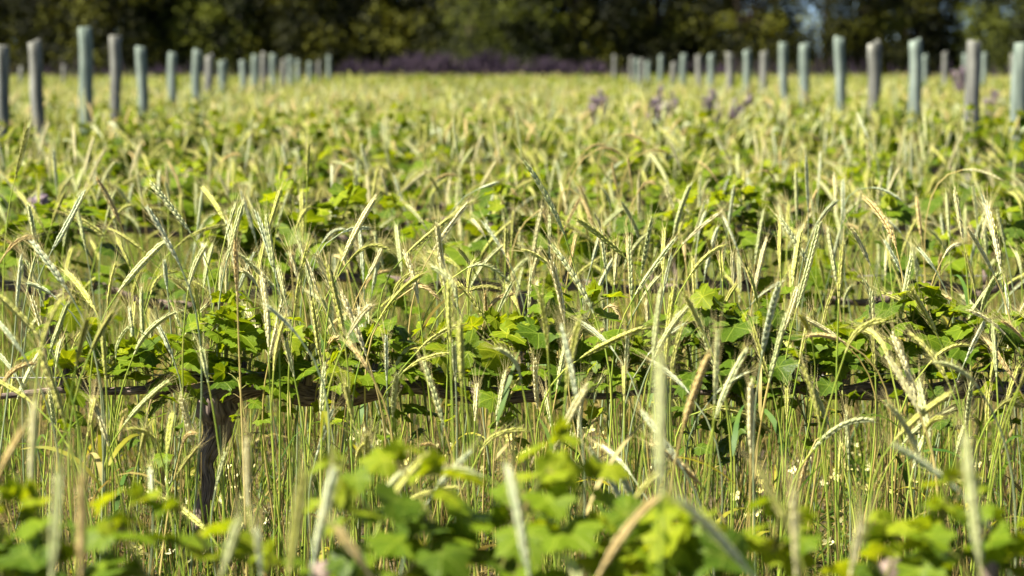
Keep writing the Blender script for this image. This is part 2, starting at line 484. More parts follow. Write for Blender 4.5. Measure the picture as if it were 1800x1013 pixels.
# ------------------------------------------------------------------ vineyard posts
POSTS = []
def build_posts():
    rng = random.Random(3)
    left = [(2, 80, 'y'), (60, 72, 'y'), (150, 48, 'g'), (203, 63, 'y'), (247, 82, 'g'), (303, 93, 'g'), (346, 88, 'g'), (368, 97, 'y'), (391, 107, 'g'),
            (427, 107, 'g'), (449, 98, 'g'), (464, 93, 'y'), (480, 95, 'g'), (499, 104, 'y'), (510, 100, 'g'), (524, 105, 'g'), (545, 110, 'g'), (561, 107, 'y'), (578, 98, 'g')]
    right = [(1797, 75, 'g'), (1712, 73, 'y'), (1610, 70, 'g'), (1538, 75, 'y'), (1475, 65, 'g'), (1414, 77, 'g'), (1376, 76, 'g'), (1343, 90, 'y'), (1313, 88, 'g'),
             (1282, 93, 'y'), (1251, 95, 'g'), (1228, 97, 'y'), (1202, 95, 'g'), (1184, 110, 'y'), (1162, 97, 'g'), (1139, 108, 'g'), (1129, 103, 'y'), (1120, 104, 'g'), (1111, 100, 'y'), (1080, 97, 'y')]
    far_right = [(1626, 96, 'g'), (1661, 92, 'y'), (1697, 96, 'g'), (1731, 93, 'g'), (1781, 95, 'y')]
    far_left = [(37, 118, 'y'), (112, 114, 'y')]
    lines = [('left post line', [(px, py, c, 4500 * 2.6 / (792 - px)) for px, py, c in left]),
             ('right post line', [(px, py, c, 4500 * 3.05 / (px - 850)) for px, py, c in right]),
             ('faint far-right line', [(px, py, c, 4500 * 8.2 / (px - 815)) for px, py, c in far_right]),
             ('faint far-left line', [(px, py, c, 4500 * 8.2 / (800 - px)) for px, py, c in far_left])]
    for desc, items in lines:
        for i, (px, py, c, d) in enumerate(items):
            p = P(px, py, d)
            r = rng.uniform(.041, .049)
            POSTS.append((p.x, d))
            h = p.z
            mb = MB()
            lean = Vector((rng.uniform(-.04, .04), rng.uniform(-.02, .02), 0))
            n = 16
            pts = [Vector((0, 0, -.05)).lerp(Vector((0, 0, h)), q / n) + lean * (-(1 - q / n) * h) + Vector((.004 * math.sin(q * .9 + i), 0, 0)) for q in range(n + 1)]
            rads = [r * (1.06 - .06 * q / n) for q in range(n)] + [r * .97]
            # chamfered worn top
            pts = pts[:-1] + [pts[-1] - Vector((0, 0, .008)), pts[-1]]
            rads = rads[:-1] + [r * .99, r * .86]
            pts[-1] += Vector((rng.uniform(-.006, .006), 0, rng.uniform(-.004, .004)))
            tube(mb, pts, rads, 18, rough=.09, seed=i * 3.7)
            o = put('vineyard_post', mb.mesh('vineyard_post', [M_POST[c]]), None, (p.x, d, 0))
            tone = 'pale green treated' if c == 'g' else 'weathered grey'
            tag(o, f'{tone} wooden post, {ordinal(i + 1)} from the front in the {desc}', 'post', 'vineyard posts')
build_posts()

# ------------------------------------------------------------------ rye: one ear, one stem, leaf blades
FLV = [(0, 0, 0)] + [(math.cos(a), math.sin(a), .3) for a in (0, 1.5708, 3.1416, 4.7124)] + [(.72 * math.cos(a), .72 * math.sin(a), .68) for a in (0, 1.5708, 3.1416, 4.7124)] + [(0, 0, 1)]
FLF = [(0, 2, 1), (0, 3, 2), (0, 4, 3), (0, 1, 4)] + [(1 + k, 1 + (k + 1) % 4, 5 + (k + 1) % 4, 5 + k) for k in range(4)] + [(5 + k, 5 + (k + 1) % 4, 9) for k in range(4)]
FLV = np.array(FLV)
def make_ear(B, C, T, rng, ear, awn, mi_e=0, mi_a=0, fat=1.0, awn_len=1.0):
    fat *= rng.uniform(.88, 1.06) * max(.62, min(1.0, (T - B).length / .115)); awn_len *= 1.1
    """rye ear on the arc B-C-T: two ranks of paired florets, each with an awn"""
    L_ = (C - B).length * .5 + (T - C).length * .5 + (T - B).length * .5
    L_ *= .75
    n = max(16, int(L_ / .0037))
    def pos(t): u = 1 - t; return B * (u * u) + C * (2 * u * t) + T * (t * t)
    def tan(t): return ((C - B) * (2 * (1 - t)) + (T - C) * (2 * t)).normalized()
    az = rng.uniform(0, math.pi)
    t_, s, f = frame_of(tan(0))
    s = (s * math.cos(az) + f * math.sin(az))
    # rachis
    pts = [pos(i / 6) for i in range(7)]
    tube(ear, pts, [.0016] * 7, 4, mi_e, cap=False)
    for i in range(n):
        t = (i + .3) / n
        tg = tan(t)
        s = (s - tg * s.dot(tg)).normalized(); f = tg.cross(s)
        p = pos(t)
        env = min(1, .45 + t * 3.2) * min(1, .42 + (1 - t) * 2.6)
        sg = 1 if i % 2 else -1
        for q in (-1, 1):
            out = (s * (sg * .85) + f * (q * .62)).normalized()
            w = .0046 * env * fat
            c0 = p + out * w * .55
            tilt = rng.uniform(.06, .15)
            dr = (tg * math.cos(tilt) + out * math.sin(tilt)).normalized()
            fl = .0172 * (.72 + .28 * env) * rng.uniform(.9, 1.12)
            a1 = dr.cross(out).normalized(); a2 = dr.cross(a1)
            r1, r2 = .0027 * env * fat * rng.uniform(.9, 1.12), .0023 * env * fat
            V = FLV[:, :1] * np.array(a1) * r1 + FLV[:, 1:2] * np.array(a2) * r2 + FLV[:, 2:] * np.array(dr) * fl + np.array(c0)
            ear.add([tuple(v) for v in V.tolist()], FLF, mi_e)
            if awn is not None:
                tip = c0 + dr * fl * .9
                ad = (tg * 1.0 + out * rng.uniform(.12, .42) + Vector((rng.gauss(0, .06), rng.gauss(0, .06), rng.gauss(0, .06)))).normalized()
                al = rng.uniform(.022, .042) * awn_len * (.6 + .6 * t)
                e = tip + ad * al
                w_ = .00026
                b1 = tuple(tip + a1 * w_); b2 = tuple(tip - a1 * w_); b3 = tuple(tip + a2 * w_ * 1.6)
                awn.add([b1, b2, b3, tuple(e)], [(0, 1, 3), (1, 2, 3), (2, 0, 3)], mi_a)

def make_stem(G, B, tg, rng, mb, mi=0, r=.0016, sides=5, n=12):
    h = (B - G).length
    k = min(.30 * h, .16)
    pts = bez(G, G + Vector((0, 0, h * .5)), B - tg * k, B, n)
    tube(mb, pts, [r * (1.25 - .45 * i / n) for i in range(n + 1)], sides, mi, cap=False)
    return pts

def make_blade(p, az, L_, w, droop, rng, mb, mi=0, seg=8, up=1.0, twist=0.6):
    """a long grass leaf leaving the stem at p, arching over"""
    d = Vector((math.cos(az), math.sin(az), up)).normalized()
    q = p.copy(); vs = []
    sd0 = Vector((-math.sin(az), math.cos(az), 0))
    tw = rng.uniform(-twist, twist)
    for i in range(seg + 1):
        t = i / seg
        ww = w * (min(1, .35 + t * 4) * (1 - t ** 2.2)) + .0003
        nn = d.cross(sd0).normalized()
        sd = (sd0 * math.cos(tw * t * 2) + nn * math.sin(tw * t * 2))
        vs += [tuple(q - sd * ww), tuple(q + sd * ww)]
        q = q + d * (L_ / seg)
        d = (d + Vector((0, 0, -droop / seg)) + Vector((rng.gauss(0, .03), rng.gauss(0, .03), 0))).normalized()
    mb.add(vs, [(2 * i, 2 * i + 1, 2 * i + 3, 2 * i + 2) for i in range(seg)], mi)

# ears read off the photograph: base px, tip px, upward bow px, colour, distance (0 = from height)
EARS = '''80 407 33 340 4 y 0|90 397 112 343 3 o 0|92 440 146 340 -3 b 5.0|151 440 134 360 2 s 0|191 397 230 362 10 y 0|185 393 201 340 3 s 0|255 444 195 404 4 y 0|335 410 268 325 2 s 4.9
315 464 262 370 3 b 4.0|208 514 287 427 5 s 4.3|312 432 396 397 10 o 0|399 457 426 360 2 s 4.5|396 420 412 365 2 s 4.6|466 417 492 335 -3 y 5.2|398 528 399 470 0 c 0|121 514 60 430 3 b 4.0|231 474 208 424 2 y 0
294 508 289 464 0 b 0|7 450 50 419 9 t 4.2|47 514 60 461 0 s 0|97 523 57 501 3 b 4.4|453 504 428 478 5 c 0|559 514 530 440 3 c 0|527 501 512 451 2 c 0|567 427 600 404 7 b 0|532 424 530 340 2 y 0
79 598 57 528 2 c 4.5|87 622 117 538 2 s 4.3|80 608 0 521 6 y 3.6|158 622 195 555 4 o 3.7|44 629 -2 568 4 b 3.7|186 669 180 580 2 y 4.0|235 602 228 548 0 b 4.6|304 629 279 575 2 b 4.4|326 588 359 541 4 s 4.6
366 672 356 622 0 s 3.9|473 635 495 535 -3 c 4.4|503 531 490 474 0 s 4.7|517 662 503 602 0 s 4.1|591 528 557 451 3 c 4.6|527 595 473 541 4 b 3.7|572 620 600 612 22 t 4.5|564 635 550 535 0 y 4.3|590 588 567 528 3 s 4.5
600 410 644 402 4 b 5.0|610 464 684 440 22 o 4.6|644 491 670 440 -2 c 4.7|751 404 717 363 4 s 0|711 451 790 385 2 y 4.7|762 440 818 363 2 c 5.0|781 501 768 397 2 c 4.4|822 471 892 494 18 s 4.5|667 561 741 484 12 y 4.4
724 508 768 524 12 t 0|855 568 806 501 9 y 4.5|872 558 899 501 2 s 4.6|815 516 875 508 8 o 4.9|887 447 852 394 2 b 0|889 451 890 410 0 y 0|899 427 902 377 0 y 0|853 417 832 390 3 c 0|966 454 966 384 2 s 0
999 481 1011 420 0 t 0|1100 454 1016 387 4 y 4.6|972 474 922 442 7 y 4.7|1040 464 1053 417 0 b 0|1080 501 1083 454 0 c 0|1110 528 1107 424 0 s 4.5|1117 518 1184 424 3 s 4.4|1127 528 1154 491 2 s 4.7|1167 511 1179 454 2 b 4.8
989 410 1019 350 2 t 0|610 595 650 541 8 c 3.9|734 618 798 575 6 y 4.3|680 669 679 598 0 b 4.3|801 669 798 608 0 s 4.0|1023 628 1127 578 3 y 4.2|1150 628 1190 555 4 s 4.1|1140 581 1137 534 0 c 4.7|1100 662 1103 595 0 s 4.2
1065 541 1093 571 16 t 4.7|1048 595 1003 582 10 o 4.5|654 662 617 608 3 t 3.8|644 625 603 521 3 c 4.2|1213 484 1270 434 9 y 4.6|1270 494 1267 451 0 y 0|1290 501 1287 451 0 c 0|1297 440 1274 387 2 b 0|1482 400 1482 320 0 b 0
1401 541 1440 394 -3 s 4.4|1395 494 1408 410 0 y 0|1530 467 1500 407 3 c 4.8|1589 488 1557 427 2 b 0|1646 478 1618 441 2 b 0|1658 454 1680 432 5 c 0|1748 484 1703 404 3 c 4.5|1767 488 1750 404 0 y 4.7|1767 434 1754 374 0 s 0
1579 575 1602 450 0 s 4.5|1375 590 1401 508 -2 c 4.3|1405 640 1420 560 0 y 4.3|1482 602 1415 561 4 c 4.3|1485 602 1428 590 5 t 4.1|1353 672 1324 575 -2 o 4.3|1267 672 1237 588 2 s 4.2|1240 592 1207 524 2 y 3.9|1539 662 1535 575 0 o 4.3
1545 555 1519 494 2 s 4.6|1633 640 1700 608 13 y 4.3|1650 595 1603 511 4 y 4.4|1767 588 1707 548 6 c 4.4|1683 538 1653 523 6 t 4.6|1697 635 1730 568 2 b 4.4|1785 672 1737 602 3 t 4.3|1740 672 1750 625 0 y 4.4|1802 602 1767 568 4 t 4.3
54 861 60 723 2 c 2.55|-2 834 34 767 3 t 2.7|191 784 166 710 2 c 3.9|154 767 164 713 2 y 3.9|218 747 292 673 6 s 4.1|142 1012 144 841 2 t 2.2|436 888 434 780 0 c 2.9|507 1010 533 840 2 y 2.3|550 995 585 834 2 b 2.4
557 800 584 723 2 b 3.9|390 1010 416 928 2 s 2.3|460 1012 453 948 0 b 2.4|379 861 393 804 0 s 3.9|268 894 265 834 0 b 3.5|245 800 258 753 0 o 4.0|930 1012 895 830 10 b 2.35|1053 1010 1150 881 16 t 2.3|1107 905 1043 797 3 b 3.3
1200 824 1133 730 4 b 3.4|1162 870 1162 640 0 s 1.95|650 1012 600 941 3 t 2.3|848 837 788 829 5 s 2.8|622 744 607 680 0 y 3.9|969 750 960 697 0 s 4.3|835 740 838 683 0 c 4.2|1016 770 1023 693 0 c 4.2
1243 720 1350 755 17 o 4.2|1458 750 1435 690 0 s 4.4|1485 727 1475 680 0 c 4.5|1492 807 1488 730 0 s 4.2|1430 790 1530 740 20 s 3.8|1425 794 1408 847 4 t 4.1|1616 770 1616 700 0 c 4.2|1735 757 1737 693 0 y 4.3|1750 723 1787 713 12 o 4.0
1475 841 1478 787 0 y 4.3|1683 861 1579 787 4 b 2.6|1723 995 1700 780 2 s 2.2|1395 950 1338 834 4 y 2.4|1400 1012 1395 870 2 c 2.3|1320 1010 1200 884 8 b 2.25|1495 1010 1514 920 0 c 2.4
27 312 48 226 -3 o 5.6|463 335 450 278 2 y 0|540 315 543 255 0 y 6.0|148 336 185 262 3 c 0|386 288 420 272 7 t 0|700 339 742 300 3 y 0|842 336 870 287 2 c 0|805 302 830 262 3 s 0|762 318 798 308 5 t 0|1046 265 1088 270 8 t 7.2|1030 264 1060 256 5 t 7.6
1123 336 1147 322 7 t 6.4|1135 267 1170 268 4 t 7.8|1094 236 1135 252 5 t 8.2|1692 299 1757 315 7 c 6.2|1532 330 1581 350 5 b 6.0|1371 292 1371 268 0 t 0|1280 400 1290 330 0 b 0|1529 248 1508 202 0 b 8|1616 241 1616 221 0 c 0|1692 420 1679 338 0 c 5.2
642 385 622 300 0 s 0|655 352 663 300 0 y 0|682 348 671 303 0 c 0|1340 300 1360 315 5 t 0|1418 385 1434 340 3 t 0|1262 322 1230 286 6 t 0|1218 320 1240 262 0 y 0|1270 345 1283 302 0 b 0|920 368 904 338 0 t 0|945 372 958 383 6 t 0
842 332 870 322 0 b 6.0|1040 380 1020 330 2 t 0|1018 345 1040 395 8 t 0|1085 335 1076 290 0 t 0|1110 320 1104 280 0 t 7|1197 300 1180 254 0 c 7.6|1560 340 1578 300 2 c 0|1725 420 1740 360 0 c 0|1620 420 1612 352 0 t 0|1665 300 1690 240 3 c 0'''
ears = []
for e in EARS.replace('\n', '|').split('|'):
    a = e.split()
    if len(a) != 7: continue
    ears.append((float(a[0]), float(a[1]), float(a[2]), float(a[3]), float(a[4]), a[5], float(a[6])))

RYE_REC = []
def add_rye(B, C, T, colour, rng, blades=None, awn_len=1.0, fat=1.0, base=None):
    tg = (C - B).normalized()
    g = base or Vector((B.x + rng.gauss(0, .025) - tg.x * .05, B.y + rng.gauss(0, .03), 0))
    r = empty('rye_stalk', g)
    sm = {'t': 't', 'c': 't' if rng.random() < .3 else 'g', 'b': 'b', 's': 'b' if rng.random() < .4 else 'g'}.get(colour, 'g')
    mb = MB(); pts = make_stem(g, B, tg, rng, mb, r=.0017)
    put('stem', mb.mesh('rye_stem', [M_STEM[sm]], off=g), r)
    em, am = MB(), MB()
    make_ear(B, C, T, rng, em, am, awn_len=awn_len, fat=fat)
    e = put('ear', em.mesh('rye_ear', [M_EAR[colour]], off=g), r)
    put('awn_fringe', am.mesh('rye_awns', [M_AWN], off=g), e)['kind'] = 'stuff'
    for _ in range(rng.choice([0, 0, 1, 1]) if blades is None else blades):
        bm = MB()
        p = pts[rng.randint(3, 8)]
        bc = rng.choice('gggty')
        make_blade(p, rng.uniform(0, 6.28), rng.uniform(.10, .20), rng.uniform(.0028, .0055), rng.uniform(.8, 2.6), rng, bm, up=rng.uniform(1.0, 2.6))
        put('leaf_blade', bm.mesh('rye_blade', [M_BLADE[bc]], off=g, smooth=True), r)
    # for the label
    vx, vz = T.x - B.x, T.z - B.z
    vdir = 'leaning right' if vx > 0 else 'leaning left'
    if vz < .02 * 1: pose = 'nodding over to the right' if vx > 0 else 'nodding over to the left'
    elif abs(vx) < .28 * vz: pose = 'standing upright'
    elif vz < .45 * abs(vx): pose = 'lying almost level ' + ('to the right' if vx > 0 else 'to the left')
    else: pose = vdir
    m = (B + T) * .5
    RYE_REC.append((r, colour, pose, m, math.atan2(m.x, m.y)))
    return r

def build_rye_things():
    rng = random.Random(77)
    for bx, by, tx, ty, bow, colour, d in ears:
        ym = (by + ty) / 2
        if d == 0:
            dn = FPX * .40 / (ym - 108)
            d = 4.5 * (dn / 4.5) ** .78
        B = P(bx, by, d)
        lenm = math.hypot(tx - bx, ty - by) * d / FPX
        T = P(tx, ty, d + rng.uniform(-.3, .3) * lenm)
        cx, cy = (bx + tx) / 2, (by + ty) / 2 - bow * 1.6
        C = P(cx, cy, d)
        add_rye(B, C, T, colour, rng, awn_len=1.0 if colour != 'c' else 1.25, fat=1.0)
    # more of the same, standing free among them
    need = 300 - len(ears)
    for i in range(need):
        if i < 26: y = rng.uniform(3.3, 4.4)
        else: y = rng.uniform(4.4, 9.5)
        x0, x1 = x_range(y, .0)
        x = rng.uniform(x0, x1)
        z = rng.gauss(.56, .055)
        L_ = rng.uniform(.075, .125)
        a = rng.uniform(0, 6.28); el = rng.choice([1.45, 1.4, 1.3, 1.1, .8])
        d0 = Vector((math.cos(a) * math.cos(el), math.sin(a) * math.cos(el) * .6, math.sin(el))).normalized()
        B = Vector((x, y, z)); nod = rng.choice([0, .1, .3, .6])
        d1 = (d0 + Vector((d0.x * .5, d0.y * .5, -nod))).normalized()
        C = B + d0 * L_ * .5; T = C + d1 * L_ * .5
        add_rye(B, C, T, rng.choice('ssssyyycctbb'), rng)
build_rye_things()

CN = {'s': 'sage green', 'b': 'bluish green', 'y': 'yellow-green', 'c': 'pale cream', 't': 'golden straw', 'o': 'olive green'}
def label_rye():
    by = {}
    for r, c, pose, m, az in RYE_REC:
        if m.y < 3.15: z = 'blurred close before the nearest vines'
        elif m.y < 4.25: z = 'just before the sharp cordon'
        elif m.y < 5.0: z = 'beside the sharp cordon'
        elif m.y < 6.6: z = 'before the second cordon'
        else: z = 'beyond the second cordon'
        by.setdefault((c, pose, z), []).append((az, r))
    for (c, pose, z), lst in by.items():
        lst.sort(key=lambda q: q[0])
        for i, (az, r) in enumerate(lst):
            s = f'{CN[c]} rye ear {pose}, {z}'
            if len(lst) > 1:
                s += f', {ordinal(i + 1)} from left'
            s = s.replace('blurred close before the nearest vines', 'blurred close to the camera').replace('lying almost level', 'almost level').replace('nodding over', 'nodding') if len(s.split()) > 15 else s
            tag(r, s, 'rye', 'rye stalks standing among the vines')
label_rye()

# ------------------------------------------------------------------ grapevines
LOBES = [(0, 1.0, .46), (1.0, .92, .42), (-1.0, .92, .42), (2.05, .80, .50), (-2.05, .80, .50)]
def leaf_r(a):
    r = .64
    for c, h, w in LOBES:
        d = (a - c + math.pi) % (2 * math.pi) - math.pi
        r = max(r, .58 + (h - .58) * math.exp(-(d / w) ** 2 * .9))
    e = abs(abs(a) - math.pi)
    if e < .45: r *= .35 + .65 * e / .45
    return r
def leaf_verts(rng, n, rings, fold, cup):
    """lobed, toothed grapevine leaf lying in xy, stalk at the origin, tip along +y, size 1"""
    vs, uv = [(0, 0, 0)], [(0, 0)]
    k5 = rng.uniform(-.12, .12); ph = rng.uniform(0, 6.28)
    lop = rng.uniform(.88, 1.12)
    for j in range(1, rings + 1):
        for i in range(n):
            a = -math.pi + 2 * math.pi * (i + .5) / n
            r = leaf_r(a)
            if j == rings: r *= 1 + (.07 if i % 2 else -.05) * (1.4 if (i // 2) % 3 == 0 else .8)
            q = r * j / rings * (.62 if (rings == 2 and j == 1) else 1) * (2 / 1.24 if (rings == 2 and j == 1) else 1) if False else r * (j / rings)
            x, y = math.sin(a) * q * (lop if a > 0 else 1), math.cos(a) * q
            z = -cup * (q * q) + fold * abs(x) + .05 * q * math.cos(a * 6.4) + .06 * q * q * math.sin(a * 3 + ph) + k5 * x * y
            vs.append((x, y, z)); uv.append((x, y))
    fs = [(0, 1 + i, 1 + (i + 1) % n) for i in range(n)]
    for j in range(1, rings):
        b = 1 + (j - 1) * n
        fs += [(b + i, b + n + i, b + n + (i + 1) % n, b + (i + 1) % n) for i in range(n)]
    return vs, fs, uv
def leaf_mesh(seed, n, rings, mat):
    rng = random.Random(seed)
    vs, fs, uv = leaf_verts(rng, n, rings, rng.uniform(-.1, .45), rng.uniform(-.1, .55))
    mb = MB(); mb.add(vs, [f[::-1] for f in fs])
    return mb.mesh('vine_leaf', [mat], smooth=True, uvs=uv)
LEAF_HI = {c: [leaf_mesh(100 + i, 38, 2, M_LEAF[c]) for i in range(7)] for c in 'dmy'}
LEAF_LO = {c: [leaf_mesh(100 + i, 22, 1, M_LEAF[c]) for i in range(7)] for c in 'dmy'}

def leaf_matrix(p, tip, nrm, size):
    y = tip.normalized()
    z = (nrm - y * nrm.dot(y)).normalized()
    x = y.cross(z)
    return Matrix(((x.x * size, y.x * size, z.x * size, p.x), (x.y * size, y.y * size, z.y * size, p.y), (x.z * size, y.z * size, z.z * size, p.z), (0, 0, 0, 1)))

def shoot_plan(base, h, n, size, tone, rng, droop=False, lean=None):
    """where a shoot runs, its leaf stalks and its leaves: (path, stalks, leaves[(matrix, tone)])"""
    lx = rng.gauss(0, .3) if lean is None else lean
    if droop:
        top = base + Vector((lx * h, -rng.uniform(.05, .12), -h))
        path = bez(base, base + Vector((0, -.05, .03)), base.lerp(top, .6) + Vector((0, -.04, .03)), top, 7)
    else:
        top = base + Vector((lx * h, rng.gauss(0, .25) * h, h))
        path = bez(base, base + Vector((0, 0, h * .35)), base.lerp(top, .7) + Vector((rng.gauss(0, .012), rng.gauss(0, .012), 0)), top, 7)
    stalks, leaves = [], []
    az = rng.uniform(0, 6.28)
    for i in range(n):
        t = (i + .6) / n
        q = t * 7; j = min(6, int(q)); p = path[j].lerp(path[j + 1], q - j)
        az += math.pi * rng.uniform(.75, 1.25)
        s = size * (1.08 - .58 * t ** 1.6) * rng.uniform(.75, 1.2)
        ps = s * rng.uniform(.55, 1.0) * (1.1 - .5 * t)
        out = Vector((math.cos(az), math.sin(az), 0))
        dp = (out + Vector((0, 0, rng.uniform(.1, .9)))).normalized()
        e = p + dp * ps
        tip = (out + Vector((rng.gauss(0, .35), rng.gauss(0, .35), rng.uniform(-.75, .25)))).normalized()
        nrm = (Vector((0, 0, 1)) + out * rng.uniform(.0, .9) + Vector((rng.gauss(0, .45), rng.gauss(0, .45), 0))).normalized()
        tn = tone
        if tone == 'mix': tn = rng.choice('dddmmmmy')
        if t > .72 and not droop: tn = rng.choice('yym') if tone != 'd' else rng.choice('mmy')
        elif rng.random() < .22: tn = rng.choice('dmm')
        if tone == 'y' and t < .72: tn = rng.choice('yym')
        stalks.append((p, e))
        leaves.append((leaf_matrix(e, tip, nrm, s * .47), tn))
    # furled tip
    if not droop:
        for k in range(3):
            a = rng.uniform(0, 6.28); o = Vector((math.cos(a), math.sin(a), 0))
            leaves.append((leaf_matrix(top, (o * .5 + Vector((0, 0, 1))).normalized(), o, size * rng.uniform(.14, .26)), 'y'))
    return path, stalks, leaves

def shoot_mesh(path, stalks, off):
    mb = MB()
    tube(mb, path, [.0026 * (1.1 - .6 * i / 7) for i in range(8)], 5, cap=False)
    for p, e in stalks:
        mid = p.lerp(e, .5) + Vector((0, 0, .004))
        tube(mb, [p, mid, e], [.0011, .0009, .0009], 3, cap=False)
    return mb.mesh('vine_shoot', [M_SHOOT], off=off)

def wood_part(name, r, root, path, rads, sides, rough, seed):
    mb = MB(); uv = []
    tube(mb, path, rads, sides, rough=rough, seed=seed, uvs=uv)
    return put(name, mb.mesh('vine_' + name, [M_BARK], off=root, uvs=uv), r)

def build_vine(root, trunk, arms, shoots, seed, label, group, leafset, spurs=True, fine=True):
    """one grapevine: gnarled trunk, cordon arms, spurs, shoots and every leaf"""
    rng = random.Random(seed)
    r = empty('grapevine', root)
    sides = 16 if fine else 9
    step = .010 if fine else .03
    tp = smooth_path(trunk, step)
    n = len(tp)
    rads = [0.0168 * (1.15 - .25 * math.sin(math.pi * min(1, i / n * 1.1))) * (1.35 if i > n - 5 else 1) for i in range(n)]
    wood_part('trunk', r, root, tp, rads, sides, .50, seed)
    for ai, (pts, r0, r1) in enumerate(arms):
        ap = smooth_path(pts, step)
        m = len(ap)
        wood_part('cordon', r, root, ap, [.92 * (r0 + (r1 - r0) * i / (m - 1)) for i in range(m)], sides if r0 > .01 else 8, .46 if r0 > .01 else .15, seed + 3.3 * ai + 1)
    for (b, h, nl, size, tone, droop) in shoots:
        nl = round(nl * 1.35)
        if spurs and not droop and rng.random() < .75:
            s0 = b + Vector((rng.gauss(0, .006), 0, -.012)); s1 = b + Vector((rng.gauss(0, .01), rng.gauss(0, .008), rng.uniform(.012, .03)))
            wood_part('spur', r, root, [s0, s0.lerp(s1, .5), s1], [.009, .007, .005], 8, .3, rng.random() * 50)
            b = s1
        path, stalks, leaves = shoot_plan(b, h, nl, size, tone, rng, droop)
        put('shoot', shoot_mesh(path, stalks, root), r)
        for mtx, tn in leaves:
            o = put('leaf', rng.choice(leafset[tn]), r)
            mtx = Matrix.Translation(-Vector(root)) @ mtx
            o.matrix_basis = mtx
    tag(r, label, 'grapevine', group)
    return r

def generic_vine(x, y, seed, label, group, leafset, n_sh=15, half=.62, hmul=1.0, fine=False, nl=(5, 9)):
    rng = random.Random(seed)
    root = Vector((x, y, 0))
    top = Vector((x + rng.gauss(0, .02), y, CORDON - .02))
    trunk = [root + Vector((0, 0, -.04)), root + Vector((rng.gauss(0, .02), rng.gauss(0, .02), .14)), root + Vector((rng.gauss(0, .02), rng.gauss(0, .02), .28)), top]
    arms = []
    for sg in (-1, 1):
        arms.append(([top + Vector((-sg * .015, 0, -.01)), top + Vector((sg * .10, 0, .02)), top + Vector((sg * .3, rng.gauss(0, .01), .02 + rng.gauss(0, .022))), top + Vector((sg * half, rng.gauss(0, .015), .02 + rng.gauss(0, .02)))], .015, .010))
    shoots = []
    for i in range(n_sh):
        sx = x - half + (i + rng.random()) * 2 * half / n_sh
        b = Vector((sx, y + rng.gauss(0, .012), CORDON + .015))
        if rng.random() < .46: shoots.append((b, rng.uniform(.08, .18), rng.randint(4, 6), rng.uniform(.075, .10), rng.choice('dm'), True))
        else: shoots.append((b, rng.uniform(.09, .24) * hmul, rng.randint(*nl), rng.uniform(.085, .125), rng.choice(['mix', 'mix', 'm', 'd']), False))
    return build_vine(root, trunk, arms, shoots, seed, label, group, leafset, spurs=fine, fine=fine)

def px_pts(lst, d): return [P(a, b, d) for a, b in lst]

